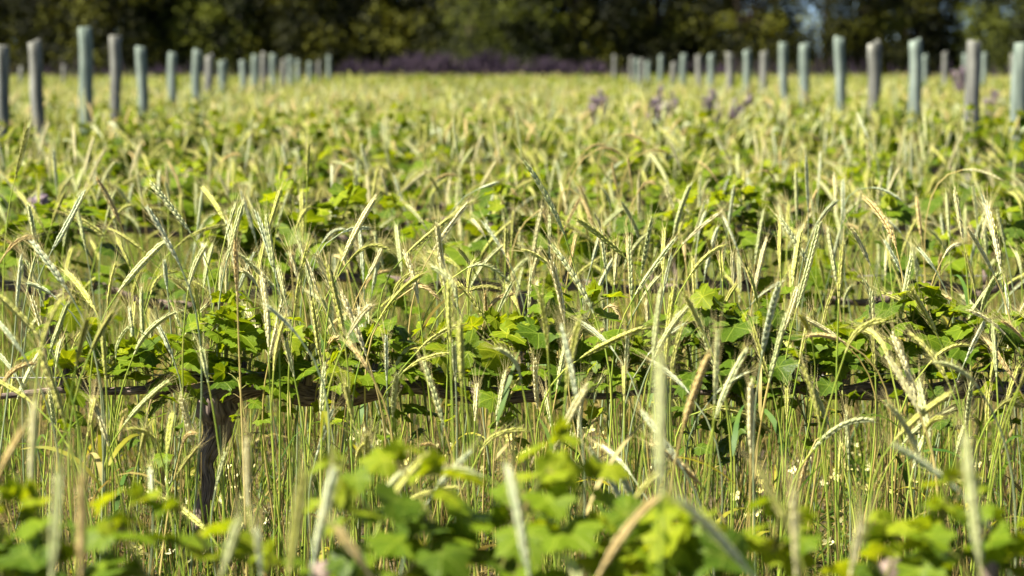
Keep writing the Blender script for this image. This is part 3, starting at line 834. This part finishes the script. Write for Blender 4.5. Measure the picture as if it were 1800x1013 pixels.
def build_near_vines():
    d = row_y(0)
    k = d / FPX
    G0 = 'grapevines in the sharp nearest row'
    def sh(lst, y, dd):
        out = []
        for (px, hpx, n, size, tone, *dr) in lst:
            b = P(px, y, dd); b.z = CORDON + .012
            out.append((b, hpx * dd / FPX * (1.8 if dr else 1), round(n * 1.4) if dr else n, size, tone, bool(dr)))
        return out
    top = P(374, 694, d)
    g = Vector((P(362, 900, d).x, d, 0))
    trunk = [g + Vector((-.05, 0, -.04)), g + Vector((-.038, .01, .06)), P(345, 930, d), P(366, 860, d - .01), P(360, 810, d), P(382, 755, d + .01), P(376, 715, d), top]
    arms = [([P(388, 704, d), P(345, 676, d), P(305, 670, d), P(262, 688, d)], .024, .017),
            ([P(275, 684, d), P(190, 688, d + .02), P(100, 686, d), P(0, 697, d), P(-90, 700, d)], .008, .005),
            ([P(362, 704, d), P(408, 684, d), P(462, 675, d), P(540, 694, d + .02), P(600, 697, d), P(660, 684, d - .02), P(760, 682, d), P(830, 696, d + .01), P(900, 698, d), P(988, 680, d)], .026, .015),
            ([P(980, 688, d), P(1060, 697, d), P(1150, 686, d), P(1210, 690, d)], .007, .005)]
    S = [(112, 110, 6, .085, 'y'), (140, 60, 4, .08, 'm'), (190, 45, 5, .075, 'y'), (262, 60, 6, .07, 'm'), (300, 55, 6, .075, 'y'), (335, 95, 7, .08, 'm'), (395, 95, 6, .09, 'm'), (425, 115, 7, .085, 'y'),
         (450, 95, 6, .09, 'm'), (485, 65, 5, .08, 'y'), (552, 55, 5, .075, 'y'), (600, 50, 5, .075, 'y'), (650, 60, 6, .08, 'm'), (690, 60, 5, .08, 'd'), (745, 60, 6, .085, 'y'), (800, 85, 7, .085, 'y'),
         (835, 80, 7, .085, 'y'), (862, 85, 7, .08, 'y'), (890, 50, 5, .08, 'm'), (948, 105, 6, .085, 'm'), (972, 140, 6, .105, 'd'), (1002, 130, 5, .105, 'm'), (1035, 40, 5, .08, 'y'), (1075, 70, 5, .075, 'm'), (1130, 60, 5, .08, 'm'),
         (290, 60, 5, .08, 'm', 1), (330, 90, 6, .08, 'd', 1), (480, 60, 4, .08, 'm', 1), (660, 60, 4, .08, 'm', 1), (740, 80, 5, .085, 'd', 1), (875, 60, 5, .08, 'm', 1), (1150, 70, 4, .08, 'd', 1), (510, 35, 4, .075, 'm', 1), (590, 30, 3, .07, 'y', 1), (625, 45, 4, .08, 'y', 1), (700, 35, 4, .075, 'm', 1), (790, 40, 4, .07, 'y', 1), (920, 40, 4, .075, 'm', 1), (1000, 45, 5, .08, 'd', 1), (1060, 35, 4, .075, 'y', 1), (150, 50, 4, .075, 'm', 1), (420, 40, 4, .07, 'm', 1)]
    build_vine(g, trunk, arms, sh(S, 690, d), 41, 'grapevine with the thick dark stringy trunk in the sharp nearest row', G0, LEAF_HI)
    top = P(1880, 698, d); g = Vector((top.x - .01, d, 0))
    trunk = [g + Vector((0, 0, -.04)), g + Vector((.01, 0, .13)), g + Vector((-.01, .01, .3)), top]
    arms = [([P(1895, 704, d), P(1790, 694, d), P(1700, 682, d), P(1620, 696, d), P(1560, 684, d), P(1470, 690, d), P(1395, 680, d)], .022, .013), ([P(1400, 684, d), P(1320, 695, d), P(1240, 690, d), P(1185, 694, d)], .008, .005),
            ([P(1865, 704, d), P(1960, 686, d), P(2080, 690, d), P(2400, 692, d)], .021, .012)]
    S = [(1190, 95, 8, .095, 'd'), (1225, 85, 8, .09, 'd'), (1255, 115, 9, .10, 'd'), (1290, 135, 10, .11, 'd'), (1320, 120, 9, .10, 'm'), (1350, 125, 8, .095, 'd'), (1390, 70, 6, .09, 'd'), (1450, 60, 6, .08, 'm'), (1500, 60, 5, .085, 'y'),
         (1545, 105, 8, .085, 'm'), (1590, 135, 9, .11, 'd'), (1625, 140, 9, .10, 'm'), (1660, 105, 9, .10, 'd'), (1700, 80, 6, .09, 'm'), (1745, 90, 7, .085, 'd'), (1790, 100, 8, .09, 'm'), (1850, 90, 7, .085, 'm'), (1930, 90, 7, .085, 'm'), (2030, 80, 7, .085, 'm'),
         (1230, 75, 6, .09, 'd', 1), (1285, 95, 7, .10, 'd', 1), (1325, 90, 7, .10, 'd', 1), (1370, 70, 5, .085, 'd', 1), (1630, 60, 5, .09, 'd', 1), (1690, 70, 6, .09, 'd', 1), (1410, 45, 5, .08, 'm', 1), (1470, 40, 4, .08, 'd', 1), (1530, 45, 5, .075, 'm', 1), (1580, 45, 4, .08, 'd', 1), (1740, 50, 5, .08, 'm', 1)]
    S = [(a, b * .92, c, q * .86, *t) for a, b, c, q, *t in S]
    build_vine(g, trunk, arms, sh(S, 690, d), 42, 'grapevine with large deep green leaves at the right in the sharp nearest row', G0, LEAF_HI)
    generic_vine(P(-880, 690, d).x, d, 43, 'grapevine past the left edge in the sharp nearest row', G0, LEAF_LO, n_sh=12, half=.5)
    # the row right before the camera
    d = row_y(-1); G1 = 'grapevines in the blurred front row'
    yb = 1134
    def zpts(lst): return [Vector((P(a, yb, d).x, d, CORDON + b)) for a, b in lst]
    x = P(312, yb, d).x; g = Vector((x, d, 0)); top = Vector((x, d, CORDON - .01))
    S = [(-60, 200, 6, .08, 'mix'), (15, 215, 8, .085, 'mix'), (85, 220, 8, .085, 'm'), (150, 130, 6, .08, 'd'), (200, 200, 7, .08, 'm'), (270, 150, 6, .075, 'mix'), (372, 190, 4, .07, 'y'), (480, 130, 3, .07, 'm'),
         (640, 190, 6, .09, 'm'), (700, 235, 8, .095, 'm'), (770, 215, 8, .085, 'mix'), (830, 245, 9, .09, 'd'), (890, 215, 8, .09, 'm'), (945, 255, 9, .095, 'm'), (1010, 190, 8, .085, 'm'), (1080, 165, 8, .085, 'y'), (1150, 160, 8, .095, 'm'), (1220, 180, 8, .095, 'y'), (1270, 130, 6, .09, 'd')]
    build_vine(g, [g + Vector((0, 0, -.04)), g + Vector((.01, 0, .15)), g + Vector((-.01, 0, .3)), top],
               [(zpts([(340, -.02), (200, .01), (0, .01), (-300, .0)]), .02, .012), (zpts([(285, -.02), (500, .01), (900, .0), (1360, .01)]), .02, .011)],
               sh([(a, b * (1.2 if 620 < a < 1020 else .95), max(3, round(c * .76)), q * .86, t) for a, b, c, q, t in S], yb, d), 44, 'grapevine with bright out-of-focus leaves along the bottom middle, front row', G1, LEAF_HI)
    x = P(2350, yb, d).x; g = Vector((x, d, 0)); top = Vector((x, d, CORDON - .01))
    S = [(1345, 195, 6, .08, 'y'), (1420, 205, 5, .07, 'y'), (1520, 130, 5, .075, 'mix'), (1590, 150, 5, .075, 'm'), (1650, 250, 7, .08, 'm'), (1712, 235, 7, .08, 'm'), (1770, 245, 7, .075, 'mix'), (1830, 200, 7, .08, 'm'), (1930, 200, 7, .08, 'm'), (2050, 190, 7, .08, 'm'), (2200, 190, 7, .08, 'd')]
    r = build_vine(g, [g + Vector((0, 0, -.04)), g + Vector((.01, 0, .15)), g + Vector((-.01, 0, .3)), top],
                   [(zpts([(2380, -.02), (2100, .01), (1800, .01), (1600, .02), (1390, .0)]), .02, .012), (zpts([(2320, -.02), (2600, .01), (3000, .0)]), .02, .012)],
                   sh([(a, b * .92, c, q * .82, t) for a, b, c, q, t in S], yb, d), 45, 'grapevine with sparse blurred leaves and brown stubs, bottom right of front row', G1, LEAF_HI)
    for pts in ([(1600, 1120), (1585, 1040), (1562, 985)], [(1730, 1120), (1738, 1030), (1732, 950)], [(575, 1120), (572, 1050), (565, 990)]):
        q = [P(a, b, d) for a, b in pts]
        wood_part('spur', r, g, smooth_path(q, .012), [.012] * len(smooth_path(q, .012)), 9, .3, pts[0][0])
build_near_vines()

WORDS = {1: 'second', 2: 'third', 3: 'fourth', 4: 'fifth', 5: 'sixth', 6: 'seventh', 7: 'eighth', 8: 'ninth', 9: 'tenth', 10: 'eleventh', 11: 'twelfth', 12: 'thirteenth', 13: 'fourteenth', 14: 'fifteenth'}
def far_vine_meshes(seed):
    """trunk, cordon and joined foliage of a vine too far away to pick its leaves apart"""
    rng = random.Random(seed)
    t, c, f, tint = MB(), MB(), MB(), []
    top = Vector((0, 0, CORDON))
    tube(t, [Vector((0, 0, -.04)), Vector((rng.gauss(0, .015), 0, .2)), top], [.024, .02, .022], 8, rough=.25, seed=seed)
    tube(c, smooth_path([Vector((-.62, 0, CORDON)), Vector((-.3, .01, CORDON + .01)), Vector((0, 0, CORDON)), Vector((.3, -.01, CORDON + .01)), Vector((.62, 0, CORDON))], .05), [.016] * len(smooth_path([Vector((-.62, 0, CORDON)), Vector((-.3, .01, CORDON + .01)), Vector((0, 0, CORDON)), Vector((.3, -.01, CORDON + .01)), Vector((.62, 0, CORDON))], .05)), 7, rough=.3, seed=seed + 2)
    LV = [leaf_verts(random.Random(200 + i), 15, 1, .15, .15) for i in range(4)]
    for i in range(19):
        b = Vector((-.62 + (i + rng.random()) * 1.24 / 19, rng.gauss(0, .012), CORDON + .01))
        droop = rng.random() < .12
        path, stalks, leaves = shoot_plan(b, rng.uniform(.12, .32) if not droop else .12, rng.randint(9, 12), rng.uniform(.10, .13), 'mix', rng, droop)
        for mtx, tn in leaves:
            vs, fs, uv = rng.choice(LV)
            f.add([tuple(mtx @ Vector(v)) for v in vs], fs)
            tint += [{'d': rng.uniform(0, .25), 'm': rng.uniform(.25, .65), 'y': rng.uniform(.7, 1)}[tn]] * len(vs)
    return (t.mesh('far_vine_trunk', [M_BARK]), c.mesh('far_vine_cordon', [M_BARK]), f.mesh('far_vine_foliage', [M_LEAF_FAR], tint=tint))

def build_vine_rows():
    rng = random.Random(21)
    hm = {1: 1.0, 2: 1.0, 3: 1.0}
    for k in (1, 2, 3):
        y = row_y(k)
        x0, x1 = x_range(y, .45)
        n = max(3, math.ceil((x1 - x0) / 1.27))
        for i in range(n):
            x = x0 + (i + .5) * (x1 - x0) / n
            generic_vine(x, y, 500 + k * 20 + i, f'leafy grapevine, {ordinal(i + 1)} from left in the {WORDS[k]} vine row', 'grapevines in the ' + WORDS[k] + ' row', LEAF_LO, n_sh=19 if k < 3 else 17, half=.64, hmul=.92, fine=(k == 1), nl=(7, 10) if k < 3 else (6, 9))
    FV = [far_vine_meshes(900 + i) for i in range(5)]
    for k in range(4, 15):
        y = row_y(k)
        x0, x1 = x_range(y, .6)
        n = math.ceil((x1 - x0) / 1.27)
        for i in range(n):
            x = x0 + (i + .5) * (x1 - x0) / n
            v = rng.choice(FV)
            r = empty('grapevine', (x, y + rng.gauss(0, .03), 0), rng.choice([0, math.pi]))
            s = rng.uniform(.9, 1.12) * (.95 if k < 6 else .87)
            r.scale = (1, 1, s)
            put('trunk', v[0], r); put('cordon', v[1], r); put('foliage', v[2], r)['kind'] = 'stuff'
            tag(r, f'hazy green grapevine, {ordinal(i + 1)} from left in the {WORDS[k]} vine row', 'grapevine', 'grapevines in the ' + WORDS[k] + ' row')
    return FV
FARV = build_vine_rows()

# trellis wires along the nearest rows
def build_wires():
    for k, desc in ((-1, 'blurred front row'), (0, 'sharp nearest row'), (1, 'second row'), (2, 'third row')):
        y = row_y(k); x0, x1 = x_range(y, 1.0)
        for dz, nm in ((.022, 'lying on the cordon'),):
            mb = MB()
            pts = [Vector((x0 + (x1 - x0) * i / 14, y - .018, CORDON + dz + .006 * math.sin(i * 1.3 + k))) for i in range(15)]
            tube(mb, pts, [.0013] * 15, 6)
            tag(put('trellis_wire', mb.mesh('trellis_wire', [M_WIRE])), f'thin grey steel wire {nm} of the {desc}', 'wire', 'trellis wires')
build_wires()

# ------------------------------------------------------------------ purple wildflowers in the field, cream wildflowers low down
M_PURP = plant_mat('purple_bloom', (.32, .26, .30), (.46, .38, .42), trans=.25, use='tint', tcol=(1, 1, 1))
M_CREAM = plant_mat('cream_petal', (.74, .68, .20), (.80, .78, .46), trans=.3, tcol=(1, 1, .8))
def build_flowers():
    rng = random.Random(15)
    spots = [(1050, 160, 1076, 208, 20), (1165, 155, 1150, 215, 19), (1183, 165, 1178, 215, 19.5), (1150, 178, 1140, 225, 18.5), (1252, 160, 1256, 220, 19), (1268, 180, 1262, 225, 18), (1318, 166, 1316, 200, 21), (1288, 178, 1290, 222, 18.5), (1040, 185, 1044, 212, 20),
             (1750, 160, 1745, 195, 21), (1690, 118, 1692, 150, 26), (66, 352, 64, 372, 7.4)]
    spots.sort()
    for i, (tx, ty, bx, by, d) in enumerate(spots):
        T = P(tx, ty, d); B = P(bx, by, d); g = Vector((B.x, d, 0))
        r = empty('purple_wildflower', g)
        s = MB(); f = MB(); tint = []
        make_stem(g, B, (T - B).normalized(), rng, s, r=.004)
        heads = [(B, T)] + [(B + Vector((rng.uniform(-.07, .07), 0, -.05)), B.lerp(T, rng.uniform(.5, .85)) + Vector((rng.uniform(-.07, .07), rng.uniform(-.1, .1), 0))) for _ in range(3 if d > 10 else 0)]
        for b, t in heads:
            tube(s, [Vector((g.x, g.y, g.z + .12)).lerp(b, .6), b, t], [.003, .003, .0015], 4, cap=False)
            nb = 40 if d > 10 else 16
            for q in range(nb):
                p = b.lerp(t, rng.random()); a = rng.uniform(0, 6.28)
                o = Vector((math.cos(a), math.sin(a), rng.uniform(-.2, .6))).normalized()
                _, u, w = frame_of(o); R = .019 if d > 10 else .014
                c = p + o * .02
                f.add([tuple(p), tuple(c + u * R), tuple(c + o * R), tuple(c - u * R), tuple(c + w * R), tuple(c - w * R)], [(0, 1, 2), (0, 2, 3), (0, 4, 2), (0, 2, 5)])
                tint += [rng.random()] * 6
        put('stem', s.mesh('wildflower_stem', [M_STEM['g']], off=g), r)
        put('blossom_spike', f.mesh('wildflower_bloom', [M_PURP], off=g, tint=tint, smooth=False), r)['kind'] = 'stuff'
        tag(r, f'purple flower spike rising above the rye, {ordinal(i + 1)} from left of its kind', 'wildflower', 'purple wildflowers')
    # cream flowers among the stems behind the nearest row
    px = [(250, 838), (282, 842), (305, 838), (300, 862), (318, 870), (262, 985), (242, 985), (320, 992), (410, 848), (418, 838), (240, 940), (445, 905), (470, 912), (455, 910), (500, 868), (640, 772), (660, 768), (690, 775), (912, 768), (925, 772), (908, 780), (866, 802), (880, 798),
          (780, 800), (1060, 755), (1072, 772), (1075, 745), (1098, 880), (1108, 868), (1040, 898), (1505, 785), (1520, 792), (1498, 838), (1508, 836), (1475, 930), (1480, 905), (690, 852), (688, 860), (745, 760), (1325, 875), (1150, 800), (330, 800), (585, 820), (1400, 800), (1600, 860), (1700, 830)]
    tpl = []
    for v in range(4):
        s, f = MB(), MB()
        h = rng.uniform(.14, .2)
        for b in range(4):
            a = rng.uniform(0, 6.28); e = Vector((math.cos(a) * rng.uniform(.01, .045), math.sin(a) * rng.uniform(.01, .045), h + rng.uniform(-.04, .02)))
            tube(s, [Vector((0, 0, -.01)), Vector((e.x * .3, e.y * .3, h * .6)), e], [.0012, .001, .0007], 4, cap=False)
            ax = rng.uniform(0, 1.5); R = rng.uniform(.006, .010)
            nz = Vector((rng.gauss(0, .5), -.5 + rng.gauss(0, .4), .8)).normalized(); _, u, w = frame_of(nz)
            for q in range(4):
                an = ax + q * 1.5708
                dq = u * math.cos(an) + w * math.sin(an); sq = nz.cross(dq)
                f.add([tuple(e), tuple(e + dq * R * .6 + sq * R * .45 + nz * .001), tuple(e + dq * R * 1.15 + sq * R * .25 + nz * .003), tuple(e + dq * R * 1.15 - sq * R * .25 + nz * .003), tuple(e + dq * R * .6 - sq * R * .45 + nz * .001)], [(0, 1, 2, 3, 4)])
        for q in range(5):
            make_blade(Vector((0, 0, 0)), rng.uniform(0, 6.28), rng.uniform(.06, .12), .006, 1.5, rng, s, up=1.5, seg=4)
        tpl.append((s.mesh('cream_flower_stem', [M_BLADE['g']]), f.mesh('cream_flower_petals', [M_CREAM], smooth=False), h))
    px += [(a + rng.uniform(-90, 90), b + rng.uniform(-40, 50)) for a, b in px[::3]]
    px.sort()
    for i, (a, b) in enumerate(px):
        v = tpl[i % 4]
        # where the sight line comes down to flower height
        q0, q1 = P(a, b, 4.0), P(a, b, 5.0)
        y = min(6.2, max(3.4, 4 + (q0.z - v[2]) / (q0.z - q1.z)))
        q = P(a, b, y)
        r = empty('cream_wildflower', (q.x, y, 0), rng.uniform(0, 6.28))
        s = max(.8, min(1.6, q.z / v[2])); r.scale = (s, s, s)
        put('stem', v[0], r); put('petals', v[1], r)['kind'] = 'stuff'
        tag(r, f'{ordinal(i + 1)} from left of the tiny cream wildflowers low among the stems', 'wildflower', 'cream wildflowers on the ground')
build_flowers()

# ------------------------------------------------------------------ what nobody could count: the rye field, grass, straw
SRC = bpy.data.collections.new('scatter_sources')
def source_coll(name, meshes):
    c = bpy.data.collections.new(name)
    for i, m in enumerate(meshes):
        o = bpy.data.objects.new(f'{name}_{i:02d}', m)
        c.objects.link(o)
    return c
def scatter(name, coll, pts, rots, scl, idx, label):
    me = bpy.data.meshes.new(name)
    me.from_pydata([tuple(p) for p in pts], [], [])
    for nm, tp, dat in (('rot', 'FLOAT_VECTOR', np.asarray(rots, dtype=np.float32).ravel()), ('scl', 'FLOAT_VECTOR', np.asarray(scl, dtype=np.float32).ravel())):
        a = me.attributes.new(nm, tp, 'POINT'); a.data.foreach_set('vector', dat)
    a = me.attributes.new('idx', 'INT', 'POINT'); a.data.foreach_set('value', np.asarray(idx, dtype=np.int32))
    o = put(name, me)
    ng = bpy.data.node_groups.new(name + '_nodes', 'GeometryNodeTree')
    ng.interface.new_socket('Geometry', in_out='INPUT', socket_type='NodeSocketGeometry')
    ng.interface.new_socket('Geometry', in_out='OUTPUT', socket_type='NodeSocketGeometry')
    gi, go = ng.nodes.new('NodeGroupInput'), ng.nodes.new('NodeGroupOutput')
    ip = ng.nodes.new('GeometryNodeInstanceOnPoints')
    ci = ng.nodes.new('GeometryNodeCollectionInfo')
    ci.inputs['Collection'].default_value = coll
    ci.inputs['Separate Children'].default_value = True
    ci.inputs['Reset Children'].default_value = True
    ip.inputs['Pick Instance'].default_value = True
    def attr(nm, tp):
        n = ng.nodes.new('GeometryNodeInputNamedAttribute'); n.data_type = tp; n.inputs['Name'].default_value = nm
        return n.outputs['Attribute']
    L = ng.links.new
    L(gi.outputs[0], ip.inputs['Points']); L(ci.outputs[0], ip.inputs['Instance'])
    L(attr('idx', 'INT'), ip.inputs['Instance Index'])
    L(attr('rot', 'FLOAT_VECTOR'), ip.inputs['Rotation']); L(attr('scl', 'FLOAT_VECTOR'), ip.inputs['Scale'])
    L(ip.outputs[0], go.inputs[0])
    md = o.modifiers.new('scatter', 'NODES'); md.node_group = ng
    tag(o, label, kind='stuff')
    return o

def rye_variant(seed, colour, lod):
    rng = random.Random(seed)
    mats = [M_STEM['t' if colour in 't' else ('b' if colour == 'b' else ('g' if rng.random() < .85 else 't'))], M_EAR[colour], M_AWN, M_BLADE[rng.choice('gty')]]
    mb = MB()
    h = .50
    el = rng.choice([1.48, 1.4, 1.3, 1.1, .8]); a = rng.uniform(0, 6.28)
    d0 = Vector((math.cos(a) * math.cos(el), math.sin(a) * math.cos(el), math.sin(el)))
    L_ = rng.uniform(.06, .115)
    B = Vector((rng.gauss(0, .04), rng.gauss(0, .04), h))
    nod = rng.choice([.0, .2, .45, .9])
    d1 = (d0 + Vector((d0.x * .4, d0.y * .4, -nod))).normalized()
    C = B + d0 * L_ * .5; T = C + d1 * L_ * .5
    if lod == 0:
        make_stem(Vector((0, 0, -.02)), B, d0, rng, mb, 0, r=.0016, sides=4, n=9)
        make_ear(B, C, T, rng, mb, mb, 1, 2)
        for _ in range(rng.choice([0, 1, 1])):
            make_blade(Vector((0, 0, rng.uniform(.1, .38))), rng.uniform(0, 6.28), rng.uniform(.1, .2), rng.uniform(.0025, .005), rng.uniform(.8, 2.6), rng, mb, 3, seg=6, up=rng.uniform(1, 2.5))
    else:
        w = 1.0 if lod == 1 else 1.35
        make_stem(Vector((0, 0, -.02)), B, d0, rng, mb, 0, r=.0017 * w, sides=3, n=4)
        pts = [B * ((1 - t) ** 2) + C * (2 * t * (1 - t)) + T * (t * t) for t in [i / 6 for i in range(7)]]
        tube(mb, pts, [.0020 * w, .0044 * w, .0054 * w, .0054 * w, .0048 * w, .0034 * w, .0009], 6, 1, cap=False, rough=.3, seed=seed)
        for _ in range(9):
            q = pts[rng.randint(2, 6)]; ad = (d1 + Vector((rng.gauss(0, .2), rng.gauss(0, .2), rng.gauss(0, .2)))).normalized(); e = q + ad * rng.uniform(.03, .055)
            mb.add([tuple(q + Vector((.0006, 0, 0))), tuple(q - Vector((.0006, 0, 0))), tuple(e)], [(0, 1, 2)], 2)
        make_blade(Vector((0, 0, rng.uniform(.1, .38))), rng.uniform(0, 6.28), rng.uniform(.1, .2), rng.uniform(.003, .006), rng.uniform(.8, 2.6), rng, mb, 3, seg=4, up=rng.uniform(1, 2.5))
    return mb.mesh('rye_variant', mats)

def tuft_variant(seed, tone):
    rng = random.Random(seed); mb = MB()
    pal = {'g': 'gggggt', 't': 'tttggy', 'm': 'gggtty'}[tone]
    for i in range(13):
        a, rr = rng.uniform(0, 6.28), rng.uniform(0, .05)
        p = Vector((math.cos(a) * rr, math.sin(a) * rr, -.01))
        c = rng.choice(pal); mi = 'gty'.index(c)
        if rng.random() < .5:     # a bare stem
            h = rng.uniform(.12, .42)
            e = p + Vector((rng.gauss(0, .05), rng.gauss(0, .05), h))
            tube(mb, [p, p.lerp(e, .5) + Vector((rng.gauss(0, .008), rng.gauss(0, .008), 0)), e], [.0014, .0012, .0008], 3, {'g': 3, 't': 4, 'y': 4}[c], cap=False)
        else:
            make_blade(p, rng.uniform(0, 6.28), rng.uniform(.1, .3), rng.uniform(.0018, .004), rng.uniform(.4, 2.2), rng, mb, mi, seg=5, up=rng.uniform(1.5, 4))
    return mb.mesh('tuft_variant', M_UNDER)

def straw_variant(seed):
    rng = random.Random(seed); mb = MB()
    for i in range(26):
        a = rng.uniform(0, 6.28); c = Vector((rng.gauss(0, .09), rng.gauss(0, .09), rng.uniform(.004, .05)))
        d = Vector((math.cos(a), math.sin(a), rng.gauss(0, .25))) * rng.uniform(.03, .1)
        _, s, f = frame_of(d)
        w = rng.uniform(.0012, .004)
        mb.add([tuple(c - d - s * w), tuple(c - d + s * w), tuple(c + f * .006 + s * w), tuple(c + d), tuple(c + f * .006 - s * w)], [(0, 1, 2, 4), (4, 2, 3)], rng.choice([0, 0, 0, 1]))
    return mb.mesh('straw_variant', [M_UNDER[1], M_UNDER[2]])

def field_points(rng, y0, y1, dens, margin):
    out = []
    y = y0
    step = .25
    while y < y1:
        x0, x1 = x_range(y + step / 2, margin)
        n = (x1 - x0) * step * dens
        n = int(n) + (1 if rng.random() < n % 1 else 0)
        for _ in range(n):
            out.append((rng.uniform(x0, x1), y + rng.random() * step))
        y += step
    return out

def build_field():
    rng = random.Random(99)
    near_cols = 'sssyyysscsbtybysyo'
    NEAR = source_coll('rye_near', [rye_variant(1000 + i, c, 0) for i, c in enumerate(near_cols)])
    far_cols = 'ysosotyotsocosyosb'
    MID = source_coll('rye_mid', [rye_variant(1100 + i, c, 1) for i, c in enumerate(far_cols)])
    FAR = source_coll('rye_far', [rye_variant(1200 + i, c, 2) for i, c in enumerate(far_cols)])
    def place(pts, h0, hs, ncol, tilt=.09, wide=1.0):
        P_, R_, S_, I_ = [], [], [], []
        for x, y in pts:
            nz = noise.noise(Vector((x * .45, y * .45, 2.0)))
            if any(d < 27 and abs(x - px * y / d) < .16 and d - 3.2 < y < d + .3 for px, d in POSTS) and rng.random() < .85: continue
            if rng.random() < -.35 - nz * 1.2: continue
            s = max(.55, rng.gauss(h0, hs)) * (1 + .10 * nz)
            P_.append((x, y, 0)); R_.append((rng.gauss(0, tilt), rng.gauss(0, tilt), rng.uniform(0, 6.28))); S_.append((wide * rng.uniform(.9, 1.1), wide * rng.uniform(.9, 1.1), s)); I_.append(rng.randrange(ncol))
        return P_, R_, S_, I_
    n = len(near_cols)
    a = place(field_points(rng, 1.9, 3.3, 5, .4), .95, .08, n)
    b = place(field_points(rng, 3.4, 4.45, 40, .6), .93, .13, n)
    c = place(field_points(rng, 4.45, 12, 34, .9), 1.05, .12, n)
    A = [x + y + z for x, y, z in zip(a, b, c)]
    scatter('rye_field_near', NEAR, *A, 'rye standing between the nearer vine rows')
    scatter('rye_field_middle', MID, *place(field_points(rng, 12, 34, 46, 1.5), 1.12, .12, n), 'rye standing between the middle vine rows')
    scatter('rye_field_far', FAR, *place(field_points(rng, 34, 73, 26, 2.5), .96, .13, n, wide=1.0), 'rye covering the far half of the field')
    TUFT = source_coll('tuft', [tuft_variant(1300 + i, t) for i, t in enumerate('gtmmtgmt')])
    pts = field_points(rng, 2.2, 9.5, 50, .7) + field_points(rng, 9.5, 26, 22, 1.2)
    I_ = [rng.randrange(8) for _ in pts]
    scatter('grass', TUFT, [(x, y, 0) for x, y in pts], [(0, 0, rng.uniform(0, 6.28)) for _ in pts], [(1, 1, rng.uniform(.6, 1.15)) for _ in pts], I_, 'thin green and dry grass between the rye stems')
    STR = source_coll('straw', [straw_variant(1400 + i) for i in range(5)])
    pts = field_points(rng, 2.2, 9.0, 22, .7)
    scatter('straw_litter', STR, [(x, y, .01) for x, y in pts], [(0, 0, rng.uniform(0, 6.28)) for _ in pts], [(1, 1, 1) for _ in pts], [rng.randrange(5) for _ in pts], 'dry straw lying on the soil')
    # vine rows too far away to tell plants apart
    VC = source_coll('far_vine', [v[2] for v in FARV])
    P_, R_, S_, I_ = [], [], [], []
    for k in range(15, 33):
        y = row_y(k); x0, x1 = x_range(y, 1.5); x = x0
        while x < x1:
            P_.append((x, y, 0)); R_.append((0, 0, rng.choice([0, math.pi]))); S_.append((1, 1, rng.uniform(.78, .95))); I_.append(rng.randrange(5)); x += 1.27
    scatter('distant_vine_foliage', VC, P_, R_, S_, I_, 'green of the farthest vine rows in the rye')
build_field()
